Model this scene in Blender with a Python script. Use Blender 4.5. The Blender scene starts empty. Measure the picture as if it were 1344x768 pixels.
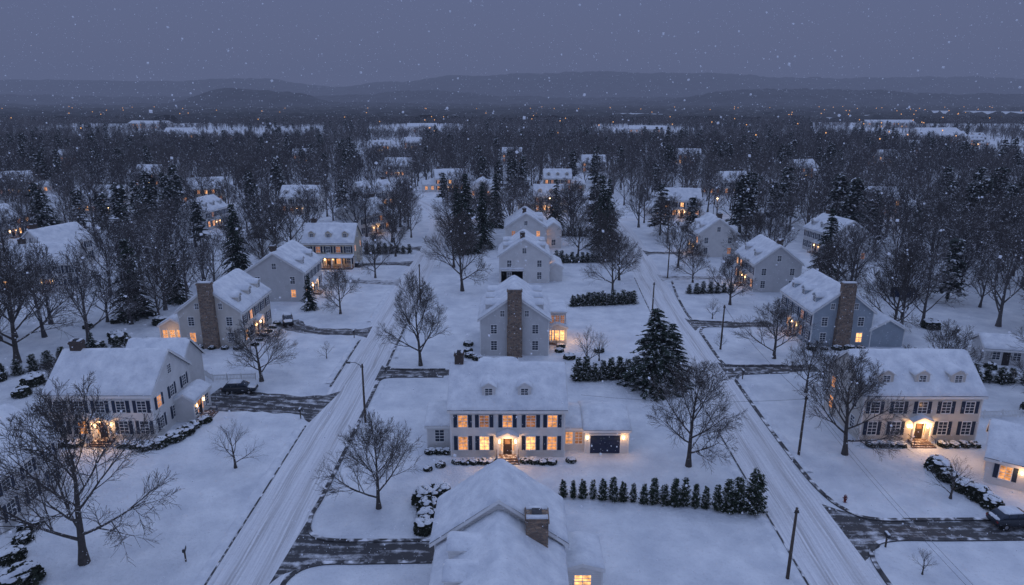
import bpy, math, random
from mathutils import Vector, Matrix, noise
from collections import defaultdict
R = random.Random(7)
rad = math.radians
scene = bpy.context.scene
scene.view_settings.view_transform = 'Standard'
scene.view_settings.look = 'None'
scene.view_settings.exposure = 0
COL = scene.collection

# ------------------------------------------------------------------ materials
def newmat(name):
    m = bpy.data.materials.new(name); m.use_nodes = True
    n = m.node_tree.nodes; l = m.node_tree.links
    return m, n, l, n["Principled BSDF"]
def noise_node(n, l, vec, scale, detail=3, rough=.55):
    t = n.new("ShaderNodeTexNoise"); t.inputs["Scale"].default_value = scale
    t.inputs["Detail"].default_value = detail; t.inputs["Roughness"].default_value = rough
    l.new(vec, t.inputs["Vector"]); return t.outputs["Fac"]
def mixc(n, l, f, a, b):
    x = n.new("ShaderNodeMix"); x.data_type = 'RGBA'
    for i, s in ((0, f), (6, a), (7, b)):
        if isinstance(s, (int, float)): x.inputs[i].default_value = s
        elif isinstance(s, (tuple, list)): x.inputs[i].default_value = (*s[:3], 1)
        else: l.new(s, x.inputs[i])
    return x.outputs[2]
def rng(n, l, v, a, b, c=0., d=1.):
    x = n.new("ShaderNodeMapRange"); x.inputs[1].default_value = a; x.inputs[2].default_value = b
    x.inputs[3].default_value = c; x.inputs[4].default_value = d; l.new(v, x.inputs[0]); return x.outputs[0]
def mth(n, l, op, a, b=0.):
    x = n.new("ShaderNodeMath"); x.operation = op
    for i, s in ((0, a), (1, b)):
        if isinstance(s, (int, float)): x.inputs[i].default_value = s
        else: l.new(s, x.inputs[i])
    return x.outputs[0]
SNOW = (.80, .82, .86)
def surf(name, c1, c2, scale=1., rough=.8, bump=0., bscale=10., snow=None, snoise=3., det=2):
    m, n, l, p = newmat(name)
    g = n.new("ShaderNodeNewGeometry"); pos = g.outputs["Position"]
    f = rng(n, l, noise_node(n, l, pos, scale, det), .3, .7)
    c = mixc(n, l, f, c1, c2)
    if snow is not None:
        s = n.new("ShaderNodeSeparateXYZ"); l.new(g.outputs["Normal"], s.inputs[0])
        v = mth(n, l, 'ADD', s.outputs[2], mth(n, l, 'MULTIPLY', mth(n, l, 'SUBTRACT', noise_node(n, l, pos, snoise, det), .5), 1.6))
        k = rng(n, l, v, snow - .12, snow + .12)
        c = mixc(n, l, k, c, SNOW)
    l.new(c, p.inputs["Base Color"]); p.inputs["Roughness"].default_value = rough
    p.inputs["Specular IOR Level"].default_value = .25
    if bump:
        b = n.new("ShaderNodeBump"); b.inputs["Strength"].default_value = bump; b.inputs["Distance"].default_value = .1
        l.new(noise_node(n, l, pos, bscale, 4), b.inputs["Height"]); l.new(b.outputs[0], p.inputs["Normal"])
    return m
def siding(name, c):
    m, n, l, p = newmat(name)
    g = n.new("ShaderNodeNewGeometry"); pos = g.outputs["Position"]
    s = n.new("ShaderNodeSeparateXYZ"); l.new(pos, s.inputs[0])
    fr = mth(n, l, 'FRACT', mth(n, l, 'MULTIPLY', s.outputs[2], 5.5))
    lap_shade = rng(n, l, fr, 0, .16, .6, 1.)
    f = noise_node(n, l, pos, .8)
    c2 = tuple(x * .86 for x in c)
    cc = mixc(n, l, rng(n, l, f, .3, .7), c, c2)
    cc = mixc(n, l, lap_shade, tuple(x * .5 for x in c), cc)  # shade line under each clapboard painted into the wall colour
    l.new(cc, p.inputs["Base Color"]); p.inputs["Roughness"].default_value = .7
    b = n.new("ShaderNodeBump"); b.inputs["Distance"].default_value = .03
    l.new(fr, b.inputs["Height"]); l.new(b.outputs[0], p.inputs["Normal"])
    return m
def stone(name, a, b_, mortar, scale=3.2):
    m, n, l, p = newmat(name)
    g = n.new("ShaderNodeNewGeometry"); pos = g.outputs["Position"]
    mp = n.new("ShaderNodeMapping"); mp.inputs["Scale"].default_value = (1, 1, 1.8); l.new(pos, mp.inputs[0])
    v = n.new("ShaderNodeTexVoronoi"); v.inputs["Scale"].default_value = scale; l.new(mp.outputs[0], v.inputs["Vector"])
    v2 = n.new("ShaderNodeTexVoronoi"); v2.feature = 'DISTANCE_TO_EDGE'; v2.inputs["Scale"].default_value = scale; l.new(mp.outputs[0], v2.inputs["Vector"])
    sp = n.new("ShaderNodeSeparateColor"); l.new(v.outputs["Color"], sp.inputs[0])
    c = mixc(n, l, sp.outputs[0], a, b_)
    k = rng(n, l, v2.outputs["Distance"], .02, .09)
    c = mixc(n, l, k, mortar, c)
    l.new(c, p.inputs["Base Color"]); p.inputs["Roughness"].default_value = .9
    b = n.new("ShaderNodeBump"); b.inputs["Distance"].default_value = .06; l.new(k, b.inputs["Height"]); l.new(b.outputs[0], p.inputs["Normal"])
    return m
def lit(name, c, strength):
    m, n, l, p = newmat(name)
    g = n.new("ShaderNodeNewGeometry")
    f = rng(n, l, noise_node(n, l, g.outputs["Position"], 2.2, 2), .3, .7, .3, 1.25)
    p.inputs["Base Color"].default_value = (.08, .05, .03, 1); p.inputs["Roughness"].default_value = .2
    p.inputs["Emission Color"].default_value = (*c, 1)
    l.new(mth(n, l, 'MULTIPLY', f, strength), p.inputs["Emission Strength"])
    m.cycles.emission_sampling = 'NONE'
    return m
M = {}
def snowmat(name, bump=.5, s1=.35, s2=5., far=False):
    m, n, l, p = newmat(name)
    g = n.new("ShaderNodeNewGeometry"); pos = g.outputs["Position"]
    a = noise_node(n, l, pos, s1, 4, .6); b = noise_node(n, l, pos, s2, 4, .65)
    c = mixc(n, l, rng(n, l, a, .3, .7), (.58, .62, .68), (.83, .86, .89))
    c = mixc(n, l, rng(n, l, b, .56, .76, 0, .42), c, (.42, .42, .43))
    if far:
        s = n.new("ShaderNodeSeparateXYZ"); l.new(pos, s.inputs[0])
        w = noise_node(n, l, pos, .004, 3)
        k = mth(n, l, 'MULTIPLY', rng(n, l, s.outputs[1], 2600, 3200), rng(n, l, w, .35, .5))
        c = mixc(n, l, k, c, (.06, .065, .07))
    l.new(c, p.inputs["Base Color"]); p.inputs["Roughness"].default_value = .75
    p.inputs["Specular IOR Level"].default_value = .2
    h = mth(n, l, 'ADD', mth(n, l, 'MULTIPLY', a, 1.8), mth(n, l, 'MULTIPLY', b, .4))
    bp = n.new("ShaderNodeBump"); bp.inputs["Strength"].default_value = bump; bp.inputs["Distance"].default_value = .35
    l.new(h, bp.inputs["Height"]); l.new(bp.outputs[0], p.inputs["Normal"])
    return m
M['ground'] = snowmat("snow_ground", .9, .28, 3.2, True)
M['snow'] = snowmat("roof_snow", .35, .7, 5.)
M['shingle'] = surf("roof_shingle", (.05, .052, .06), (.09, .09, .1), 4., .9)
M['white'] = siding("white_clapboard", (.80, .79, .77))
M['grey'] = siding("grey_clapboard", (.64, .64, .64))
M['beige'] = siding("beige_clapboard", (.68, .64, .58))
M['blue'] = siding("blue_grey_clapboard", (.37, .43, .49))
M['yellow'] = siding("cream_clapboard", (.62, .55, .43))
M['trim'] = surf("white_trim", (.80, .80, .79), (.72, .72, .71), 2., .6)
M['shutter'] = surf("navy_shutter", (.018, .03, .06), (.03, .045, .08), 4., .6)
M['door'] = surf("dark_door", (.02, .018, .02), (.04, .03, .03), 4., .5)
M['garagedoor'] = surf("navy_garage_door", (.015, .025, .06), (.03, .04, .08), 2., .5)
M['stone'] = stone("field_stone", (.34, .235, .165), (.13, .095, .08), (.26, .23, .20), 2.6)
M['brick'] = stone("chimney_brick", (.15, .10, .08), (.09, .07, .06), (.13, .12, .11), 6.)
M['lit_hi'] = lit("window_bright", (1., .47, .16), 2.1)
M['lit'] = lit("window_lit", (1., .40, .12), 1.0)
M['lit_lo'] = lit("window_dim", (1., .38, .13), .34)
M['dark'] = surf("window_dark_glass", (.03, .04, .06), (.05, .065, .09), 1., .12)
M['lamp'] = lit("lantern_glow", (1., .62, .28), 16.)
M['bark'] = surf("bark_snowy", (.058, .052, .050), (.095, .085, .08), 3., .95, snow=.90, snoise=5.)
M['bark_forest'] = surf("bark_forest", (.07, .066, .07), (.12, .11, .108), .05, .95, snow=.86, snoise=1., det=0)
M['spruce'] = surf("spruce_needles", (.014, .026, .020), (.035, .052, .036), 1.5, .9, snow=1.17, snoise=2.2)
M['cedar'] = surf("arborvitae_foliage", (.02, .034, .02), (.05, .065, .036), 1.5, .9, snow=1.12, snoise=3.)
M['pine'] = surf("pine_needles", (.022, .032, .03), (.05, .062, .055), .6, .9, snow=1.14, snoise=1.2, det=0)
M['shrub'] = surf("shrub_leaves", (.02, .03, .02), (.05, .055, .035), 3., .9, snow=1.0, snoise=3.)
M['pole'] = surf("weathered_pole", (.07, .055, .045), (.11, .09, .075), 4., .9)
M['metal'] = surf("dark_metal", (.03, .03, .035), (.05, .05, .055), 5., .5)
M['kerb'] = surf("wet_kerb", (.035, .035, .04), (.10, .10, .105), 1.2, .7, snow=1.12, snoise=.9)
M['steps'] = surf("brick_steps", (.14, .09, .075), (.2, .15, .13), 5., .9, snow=1.15, snoise=3.)
M['red'] = surf("hydrant_red", (.16, .03, .025), (.12, .03, .025), 5., .5, snow=.8)
M['carpaint'] = surf("car_paint", (.03, .035, .045), (.04, .045, .055), 3., .25)
M['tyre'] = surf("tyre_rubber", (.015, .015, .015), (.025, .025, .025), 5., .9)
M['hub'] = surf("wheel_rim", (.3, .3, .32), (.25, .25, .27), 5., .35)
M['taillight'] = surf("tail_light", (.3, .02, .02), (.25, .02, .02), 5., .3)
M['canopy'] = surf("forest_canopy", (.03, .033, .037), (.075, .078, .082), .02, 1., snow=1.32, snoise=.05)
M['hill'] = surf("wooded_hill", (.022, .026, .032), (.06, .066, .076), .012, 1., snow=1.42, snoise=.008)
M['flake'] = surf("snowflake", SNOW, SNOW, 1., .9, det=0)

def roadmat():
    m, n, l, p = newmat("snowy_road")
    uv = n.new("ShaderNodeUVMap"); g = n.new("ShaderNodeNewGeometry")
    s = n.new("ShaderNodeSeparateXYZ"); l.new(uv.outputs[0], s.inputs[0])
    cb = n.new("ShaderNodeCombineXYZ")
    wob = mth(n, l, 'MULTIPLY', noise_node(n, l, g.outputs["Position"], .08, 2), 1.4)
    l.new(mth(n, l, 'ADD', mth(n, l, 'MULTIPLY', s.outputs[0], 2.2), wob), cb.inputs[0])
    l.new(mth(n, l, 'MULTIPLY', s.outputs[1], .04), cb.inputs[1])
    st = noise_node(n, l, cb.outputs[0], 2.4, 4, .6)
    off = mth(n, l, 'ABSOLUTE', mth(n, l, 'SUBTRACT', mth(n, l, 'ABSOLUTE', s.outputs[0]), 1.25))
    tr = rng(n, l, off, .15, .8, 1., 0.)
    fine = noise_node(n, l, g.outputs["Position"], 3., 5, .7)
    c = mixc(n, l, rng(n, l, st, .35, .65), (.60, .62, .66), (.80, .82, .85))
    c = mixc(n, l, mth(n, l, 'MULTIPLY', tr, rng(n, l, st, .40, .62, .65, 0)), c, (.38, .37, .37))
    c = mixc(n, l, rng(n, l, fine, .52, .78, 0, .6), c, (.38, .38, .39))
    l.new(c, p.inputs["Base Color"]); p.inputs["Roughness"].default_value = .6
    bp = n.new("ShaderNodeBump"); bp.inputs["Strength"].default_value = .45; bp.inputs["Distance"].default_value = .12
    l.new(mth(n, l, 'ADD', st, mth(n, l, 'MULTIPLY', fine, .3)), bp.inputs["Height"]); l.new(bp.outputs[0], p.inputs["Normal"])
    return m
M['road'] = roadmat()
def drivemat(name, lo, hi):
    m, n, l, p = newmat(name)
    uv = n.new("ShaderNodeUVMap"); g = n.new("ShaderNodeNewGeometry")
    s = n.new("ShaderNodeSeparateXYZ"); l.new(uv.outputs[0], s.inputs[0])
    cb = n.new("ShaderNodeCombineXYZ"); l.new(s.outputs[0], cb.inputs[0]); l.new(mth(n, l, 'MULTIPLY', s.outputs[1], .10), cb.inputs[1])
    st = noise_node(n, l, cb.outputs[0], 1.5, 2, .5); fine = noise_node(n, l, g.outputs["Position"], .9, 5, .65)
    v = mth(n, l, 'ADD', mth(n, l, 'MULTIPLY', st, .5), mth(n, l, 'MULTIPLY', fine, .5))
    k = rng(n, l, v, lo, hi)
    edge = rng(n, l, noise_node(n, l, g.outputs["Position"], 6., 3), .3, .7, .75, 1.)
    c = mixc(n, l, mth(n, l, 'MULTIPLY', k, edge), (.04, .04, .045), (.72, .74, .78))
    l.new(c, p.inputs["Base Color"]); p.inputs["Roughness"].default_value = .6
    return m
M['drive'] = drivemat("wet_asphalt_drive", .49, .64)
M['drive2'] = drivemat("snowy_drive", .40, .56)

# ------------------------------------------------------------------ mesh tools
class MB:
    def __init__(s): s.v = []; s.f = []; s.uv = None
    def add(s, vs, fs):
        o = len(s.v); s.v.extend(vs); s.f.extend([tuple(i + o for i in f) for f in fs])
    def box(s, x0, x1, y0, y1, z0, z1, T=None):
        vs = [Vector(p) for p in ((x0,y0,z0),(x1,y0,z0),(x1,y1,z0),(x0,y1,z0),(x0,y0,z1),(x1,y0,z1),(x1,y1,z1),(x0,y1,z1))]
        if T is not None: vs = [T @ v for v in vs]
        s.add(vs, [(0,3,2,1),(4,5,6,7),(0,1,5,4),(1,2,6,5),(2,3,7,6),(3,0,4,7)])
    def tube(s, pts, rs, k=6, cap=False):
        o = len(s.v)
        for i, p in enumerate(pts):
            d = (pts[min(i+1, len(pts)-1)] - pts[max(i-1, 0)])
            if d.length < 1e-6: d = Vector((0, 0, 1))
            d.normalize()
            a = d.cross(Vector((.31, .95, .07)) if abs(d.y) < .9 else Vector((1, 0, 0))); a.normalize(); b = d.cross(a)
            for j in range(k):
                t = 2 * math.pi * j / k
                s.v.append(p + (a * math.cos(t) + b * math.sin(t)) * rs[i])
        for i in range(len(pts) - 1):
            for j in range(k):
                j2 = (j + 1) % k
                s.f.append((o+i*k+j, o+i*k+j2, o+(i+1)*k+j2, o+(i+1)*k+j))
        if cap:
            s.f.append(tuple(o + j for j in range(k))[::-1]); s.f.append(tuple(o + (len(pts)-1)*k + j for j in range(k)))
    def mesh(s, name, mat, smooth=False):
        me = bpy.data.meshes.new(name); me.from_pydata([tuple(v) for v in s.v], [], s.f)
        me.materials.append(mat)
        if smooth: me.polygons.foreach_set("use_smooth", [True] * len(me.polygons))
        me.update(); return me
def obj(name, me, loc=(0,0,0), rot=0., sc=1., parent=None):
    o = bpy.data.objects.new(name, me); COL.objects.link(o)
    o.location = loc; o.rotation_euler = (0, 0, rot)
    o.scale = (sc, sc, sc) if isinstance(sc, (int, float)) else sc
    if parent: o.parent = parent
    return o
def empty(name, loc=(0,0,0), rot=0.):
    o = bpy.data.objects.new(name, None); COL.objects.link(o); o.location = loc; o.rotation_euler = (0,0,rot); o.empty_display_size = .5
    return o
def nz(x, y, z=0.): return noise.noise(Vector((x, y, z)))
def coords(a, b, step=.55, e=(.06, .2)):
    n = max(3, int((b - a - 2*e[1]) / step)); mid = [a + e[1] + (b-a-2*e[1]) * i / n for i in range(n+1)]
    return [a, a+e[0]] + mid + [b-e[0], b]

PM = {'walls':None,'roof_snow':'snow','roof':'shingle','trim':'trim','shutters':'shutter','door':'door','garage_door':'garagedoor',
      'chimney':'stone','brick_chimney':'brick','windows_bright':'lit_hi','windows_lit':'lit','windows_dim':'lit_lo','windows_dark':'dark',
      'lantern':'lamp','steps':'steps','muntins':'trim'}
class House:
    def __init__(s, name, loc, rot, wall, seed=1):
        s.name=name; s.loc=loc; s.rot=rot; s.wall=wall; s.p=defaultdict(MB); s.T=Matrix.Identity(4); s.r=random.Random(seed); s.lights=[]; s.st=[]
    def at(s, x=0, y=0, r=0, z=0):
        s.st.append(s.T.copy()); s.T = s.T @ Matrix.Translation((x,y,z)) @ Matrix.Rotation(rad(r), 4, 'Z'); return s
    def __enter__(s): return s
    def __exit__(s, *a): s.T = s.st.pop()
    def box(s, part, *a): s.p[part].box(*a, T=s.T)
    def add(s, part, vs, fs): s.p[part].add([s.T @ Vector(v) for v in vs], fs)
    def snowfield(s, x0, x1, y0, y1, zf, t=.24):
        xs = coords(x0, x1); ys = coords(y0, y1, .45); vs=[]; ox = s.r.random()*50
        for x in xs:
            for y in ys:
                de = min(x-x0, x1-x, y-y0, y1-y)
                th = .02 + t*(1-math.exp(-de/.12)) * (1 + .4*nz(x*.7+ox, y*.7) + .22*nz(x*1.9+ox, y*1.9))
                ex = .07*nz(x*1.3+ox, y*1.3, 3)
                jx = ex if x in (x0, x1) else 0; jy = ex if y in (y0, y1) else 0
                vs.append((x+jx, y+jy, zf(x, y) + (th if de > 0 else .0)))
        m = len(ys)
        s.add('roof_snow', vs, [(i*m+j, (i+1)*m+j, (i+1)*m+j+1, i*m+j+1) for i in range(len(xs)-1) for j in range(m-1)])
    def gable(s, w, d, h, rise, z0=0., ov=.35, snow=.24, trim=True):
        x0, x1, yc = -w/2, w/2, d/2
        s.add('walls', [(x0,0,z0),(x0,d,z0),(x0,d,h),(x0,yc,h+rise),(x0,0,h),(x1,0,z0),(x1,d,z0),(x1,d,h),(x1,yc,h+rise),(x1,0,h)],
              [(0,4,3,2,1),(5,6,7,8,9),(0,5,9,4),(1,2,7,6),(4,9,8,3),(3,8,7,2)])
        sl = rise/(d/2); zt = lambda y: h + rise + .2 - sl*abs(y-yc)
        a, b = -ov, d+ov; X0, X1 = x0-ov*.8, x1+ov*.8
        pr = [(a,zt(a)),(yc,zt(yc)),(b,zt(b)),(b,zt(b)-.18),(yc,zt(yc)-.18),(a,zt(a)-.18)]
        s.add('roof', [(X0,y,z) for y,z in pr]+[(X1,y,z) for y,z in pr], [(0,1,7,6),(1,2,8,7),(2,3,9,8),(3,4,10,9),(4,5,11,10),(5,0,6,11),(0,5,4,1),(1,4,3,2),(6,7,10,11),(7,8,9,10)])
        s.snowfield(X0-.03, X1+.03, a-.04, b+.04, lambda x,y: h+rise+.215 - sl*(math.sqrt((y-yc)**2+.09)-.1), snow)
        if trim:
            for X, sg in ((X0,-1),(X1,1)):
                for q in (a, b):
                    vs=[]
                    for (y,z) in ((q,zt(q)+.02),(yc,zt(yc)+.02),(yc,zt(yc)-.30),(q,zt(q)-.30)):
                        vs += [(X,y,z),(X+sg*.05,y,z)]
                    s.add('trim', vs, [(0,2,4,6),(1,7,5,3),(0,1,3,2),(2,3,5,4),(4,5,7,6),(6,7,1,0)])
            for q, sg in ((a,-1),(b,1)):
                s.box('trim', X0, X1, min(q,q+sg*.05), max(q,q+sg*.05), zt(q)-.32, zt(q)-.02)
            for cx in (x0, x1):
                for cy in (0, d):
                    s.box('trim', cx-.03 if cx<0 else cx-.12, cx+.12 if cx<0 else cx+.03, cy-.03 if cy==0 else cy-.12, cy+.12 if cy==0 else cy+.03, z0, h-.01)
    def window(s, x, z, w=1., h=1.45, k=None, shut=True, mun=True):
        if k is None: k = s.pick()
        s.box(k, x-w/2, x+w/2, -.025, .03, z, z+h)
        t=.08
        s.box('trim', x-w/2-t, x-w/2, -.07, .02, z-t, z+h+t); s.box('trim', x+w/2, x+w/2+t, -.07, .02, z-t, z+h+t)
        s.box('trim', x-w/2, x+w/2, -.068, .02, z+h, z+h+t+.02); s.box('trim', x-w/2-.04, x+w/2+.04, -.12, .02, z-t-.03, z-.0)
        if mun:
            s.box('muntins', x-.025, x+.025, -.045, -.0, z, z+h)
            for q in (.25,.5,.75):
                e = .035 if q == .5 else .02
                s.box('muntins', x-w/2, x-.025, -.05, .0, z+h*q-e, z+h*q+e); s.box('muntins', x+.025, x+w/2, -.05, .0, z+h*q-e, z+h*q+e)
        if shut:
            for sg in (-1, 1):
                a = x + sg*(w/2+t+.02); b = a + sg*.42
                s.box('shutters', min(a,b), max(a,b), -.06, .02, z-.06, z+h+.06)
                for q in range(5):
                    zz = z + h*(q+.5)/5
                    s.box('shutters', min(a,b)+.05, max(a,b)-.05, -.075, -.055, zz-.07, zz+.05)
    def pick(s, pl=None):
        pl = s.pl if pl is None else pl; u = s.r.random()
        return 'windows_dark' if u > pl else s.r.choice(['windows_bright','windows_lit','windows_lit','windows_dim'])
    pl = .4
    def entry(s, x, lamp=60, portico=True):
        s.box('door', x-.5, x+.5, -.04, .03, .45, 2.55)
        s.box('trim', x-.78, x-.5, -.09, .02, .4, 2.65); s.box('trim', x+.5, x+.78, -.09, .02, .4, 2.65); s.box('trim', x-.9, x+.9, -.12, .02, 2.65, 2.9)
        s.box('windows_lit', x-.70, x-.58, -.10, -.05, .9, 2.4); s.box('windows_lit', x+.58, x+.70, -.10, -.05, .9, 2.4)
        s.box('windows_dim', x-.3, x+.3, -.06, -.03, 1.7, 2.35)
        for i in range(3): s.box('steps', x-1.1-.15*i, x+1.1+.15*i, -1.0-.32*i, 0 if i==0 else -1.0-.32*(i-1), 0, .42-.14*i)
        for sg in (-1,1):
            s.tube_rail(x+sg*1.2)
            s.box('lantern', x+sg*.95-.07, x+sg*.95+.07, -.2, -.06, 1.85, 2.15)
        if portico:
            for sg in (-1,1): s.box('trim', x+sg*1.05-.08, x+sg*1.05+.08, -.72, -.56, .42, 2.75)
            s.box('trim', x-1.2, x+1.2, -.78, -.0, 2.75, 2.92)
            Y = -.8
            s.add('trim', [(x-1.2,Y,2.925),(x+1.2,Y,2.925),(x,Y,3.42),(x-1.2,0,2.925),(x+1.2,0,2.925),(x,0,3.42)], [(0,1,2),(0,2,5,3),(1,4,5,2)])
            Y = -.84
            s.add('roof_snow', [(x-1.3,Y,2.95),(x,Y,3.46),(x,Y,3.62),(x-1.3,Y,3.03),(x+1.3,Y,2.95),(x+1.3,Y,3.03),(x-1.3,0,2.95),(x,0,3.46),(x,0,3.62),(x-1.3,0,3.03),(x+1.3,0,2.95),(x+1.3,0,3.03)],
                  [(0,1,2,3),(1,4,5,2),(3,2,8,9),(2,5,11,8),(0,3,9,6),(4,10,11,5)])
        if lamp: s.lights.append((s.T @ Vector((x, -1.05, 2.3)), lamp))
    def tube_rail(s, x):
        s.box('shutters', x-.03, x+.03, -1.6, -1.54, .1, 1.0); s.box('shutters', x-.03, x+.03, -1.54, -.1, .98, 1.03)
    def facade(s, w, n=5, storeys=2, door=True, lamp=60, p1=None, p2=None, shut=True):
        xs = [(-w/2 + w*(i+.5)/n) for i in range(n)]
        for i, x in enumerate(xs):
            if storeys == 2: s.window(x, 3.7, h=1.4, k=s.pick(p2), shut=shut)
            if door and i == n//2: s.entry(x, lamp)
            else: s.window(x, .95, h=1.6, k=s.pick(p1), shut=shut)
    def endwall(s, d, n=2, storeys=2, attic=True, h=5.9, shut=False, p=None):
        for i in range(n):
            x = -d/2 + d*(i+.5)/n
            if n == 2: x = (-1 if i == 0 else 1)*d*.30
            if storeys == 2: s.window(x, 3.7, w=.9, h=1.4, k=s.pick(p), shut=shut)
            s.window(x, .95, w=.9, h=1.5, k=s.pick(p), shut=shut)
    def dormer(s, x, d, h, rise, w=1.35, off=.9, hh=1.25, k='windows_dark'):
        sl = rise/(d/2); zb = h + sl*off + .2
        with s.at(x, off):
            L = (hh+.7)/sl + .2; L = min(L, d/2-off)
            s.add('walls', [(-w/2,0,zb-.4),(w/2,0,zb-.4),(w/2,0,zb+hh),(0,0,zb+hh+.55),(-w/2,0,zb+hh),(-w/2,L,zb-.4),(w/2,L,zb-.4),(w/2,L,zb+hh),(0,L,zb+hh+.55),(-w/2,L,zb+hh)],
                  [(0,1,2,3,4),(0,4,9,5),(1,6,7,2),(5,9,8,7,6)])
            zz = zb+hh
            o=.16; sl2=.55/(w/2)
            for sg in (-1,1):
                e = sg*(w/2+o); ze = zz - sl2*o
                vs=[(e,-.15,ze+.02),(0,-.15,zz+.57),(0,-.15,zz+.66),(e,-.15,ze+.11),(e,L,ze+.02),(0,L,zz+.57),(0,L,zz+.66),(e,L,ze+.11)]
                s.add('trim', vs, [(0,1,2,3),(3,2,6,7),(0,3,7,4),(0,4,5,1),(4,7,6,5)])
            s.snowfield(-w/2-o, w/2+o, -.17, L, lambda a,b: zz+.675 - sl2*(math.sqrt(a*a+.02)-.05), .17)
            s.window(0, zb+.12, w=.78, h=1.0, k=k, shut=False)
    def chimney(s, x, y, z0, z1, w=1.1, d=.8, part='brick_chimney'):
        s.box(part, x-w/2, x+w/2, y-d/2, y+d/2, z0, z1)
        s.box(part, x-w/2-.08, x+w/2+.08, y-d/2-.08, y+d/2+.08, z1-.35, z1-.15)
        s.box('roof', x-w*.22, x+w*.22, y-d*.22, y+d*.22, z1, z1+.18)
        for a,b in ((x-w/2+.02, x-w*.24),(x+w*.24,x+w/2-.02)):
            s.box('roof_snow', a, b, y-d/2+.02, y+d/2-.02, z1+.002, z1+.13)
    def done(s):
        root = empty(s.name, s.loc, rad(s.rot))
        for k, mb in s.p.items():
            me = mb.mesh(k, M[s.wall] if k == 'walls' else M[PM[k]], smooth=(k=='roof_snow'))
            obj(k, me, parent=root)
        for p, e in s.lights:
            L = bpy.data.lights.new("porch_window_glow", 'POINT'); L.energy = e*1.7; L.color = (1., .53, .20); L.shadow_soft_size = .12  # porch lanterns, plus lamps added outside lit windows for their glow
            o = bpy.data.objects.new("porch_window_glow", L); COL.objects.link(o); o.location = p; o.parent = root
        return root

# ------------------------------------------------------------------ named houses
# A: centre colonial facing the viewer
a = House("colonial_house", (-.5, 69.3, 0), 0, 'white', 3); W, D, Hh, RI = 12.8, 9., 6., 3.5
a.gable(W, D, Hh, RI)
for i, x in enumerate((-5., -2.6, 0, 2.6, 5.)):
    a.window(x, 3.8, h=1.4, k=['windows_lit','windows_dim','windows_lit','windows_dim','windows_lit'][i])
    if i == 2: a.entry(x, 85)
    else: a.window(x, 1.0, h=1.6, k=['windows_lit','windows_bright','','windows_bright','windows_lit'][i])
for x in (-2.1, 1.9): a.dormer(x, D, Hh, RI, w=1.5)
with a.at(6.4, D/2, 90): a.endwall(D)
a.chimney(-5.6, D/2, 8., 11.0, 1.0, .9)
with a.at(-7.85, 2.0):
    a.gable(2.9, 6., 2.9, 1.1, ov=.25); a.window(0, .95, k='windows_dark', shut=False)
with a.at(7.6, 1.6):
    a.gable(2.6, 6., 2.8, .9, ov=.2, snow=.2); a.window(-.55, .9, w=.8, k='windows_lit', shut=False); a.window(.55, .9, w=.8, k='windows_dim', shut=False)
with a.at(11.3, .9):
    a.gable(5., 7., 2.9, 1.1, ov=.25)
    a.box('garage_door', -1.9, 1.5, -.05, .03, .05, 2.3); a.box('trim', -2.05, -1.9, -.08, .02, 0, 2.45); a.box('trim', 1.5, 1.65, -.08, .02, 0, 2.45); a.box('trim', -1.9, 1.5, -.08, .02, 2.3, 2.45)
    for i in range(4): a.box('windows_dark', -1.7+.82*i, -1.1+.82*i, -.08, -.04, 1.75, 2.1)
    for i in range(3): a.box('shutters', -1.9, 1.5, -.062, -.048, .55+.55*i, .58+.55*i)
    a.box('lantern', 1.8, 1.92, -.2, -.05, 1.9, 2.15); a.box('lantern', -2.3, -2.18, -.2, -.05, 1.9, 2.15)
    a.lights.append((a.T @ Vector((1.9, -.6, 2.0)), 15)); a.lights.append((a.T @ Vector((-2.6, -.9, 2.0)), 15))
with a.at(-1.2, D-1.): a.gable(4.5, 5, 5.4, 2.4, ov=.25)
a.done()

# B: foreground house (roof seen from above)
b = House("colonial_house", (4.1, 49.2, 0), 90, 'white', 4)
b.gable(5.6, 10.2, 5.5, 3.7, snow=.3)
with b.at(-7.8, .3):
    b.gable(10.2, 9.5, 4.8, 3.2, snow=.3)
    with b.at(0, 9.5, 180):
        for x in (-2.9, .4): b.dormer(x, 9.5, 4.8, 3.2, w=1.9, off=1.0)
b.chimney(-3.6, 2.2, 5., 8.6, 1.7, 1.7, 'chimney')
with b.at(-.5, 0, 0):
    with b.at(0, -3.2): b.gable(4., 3.3, 2.6, .5, ov=.15)
    with b.at(-2.0, -1.6, -90): b.window(0, .95, w=1.3, h=1.2, k='windows_bright', shut=False)
b.done()

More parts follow.
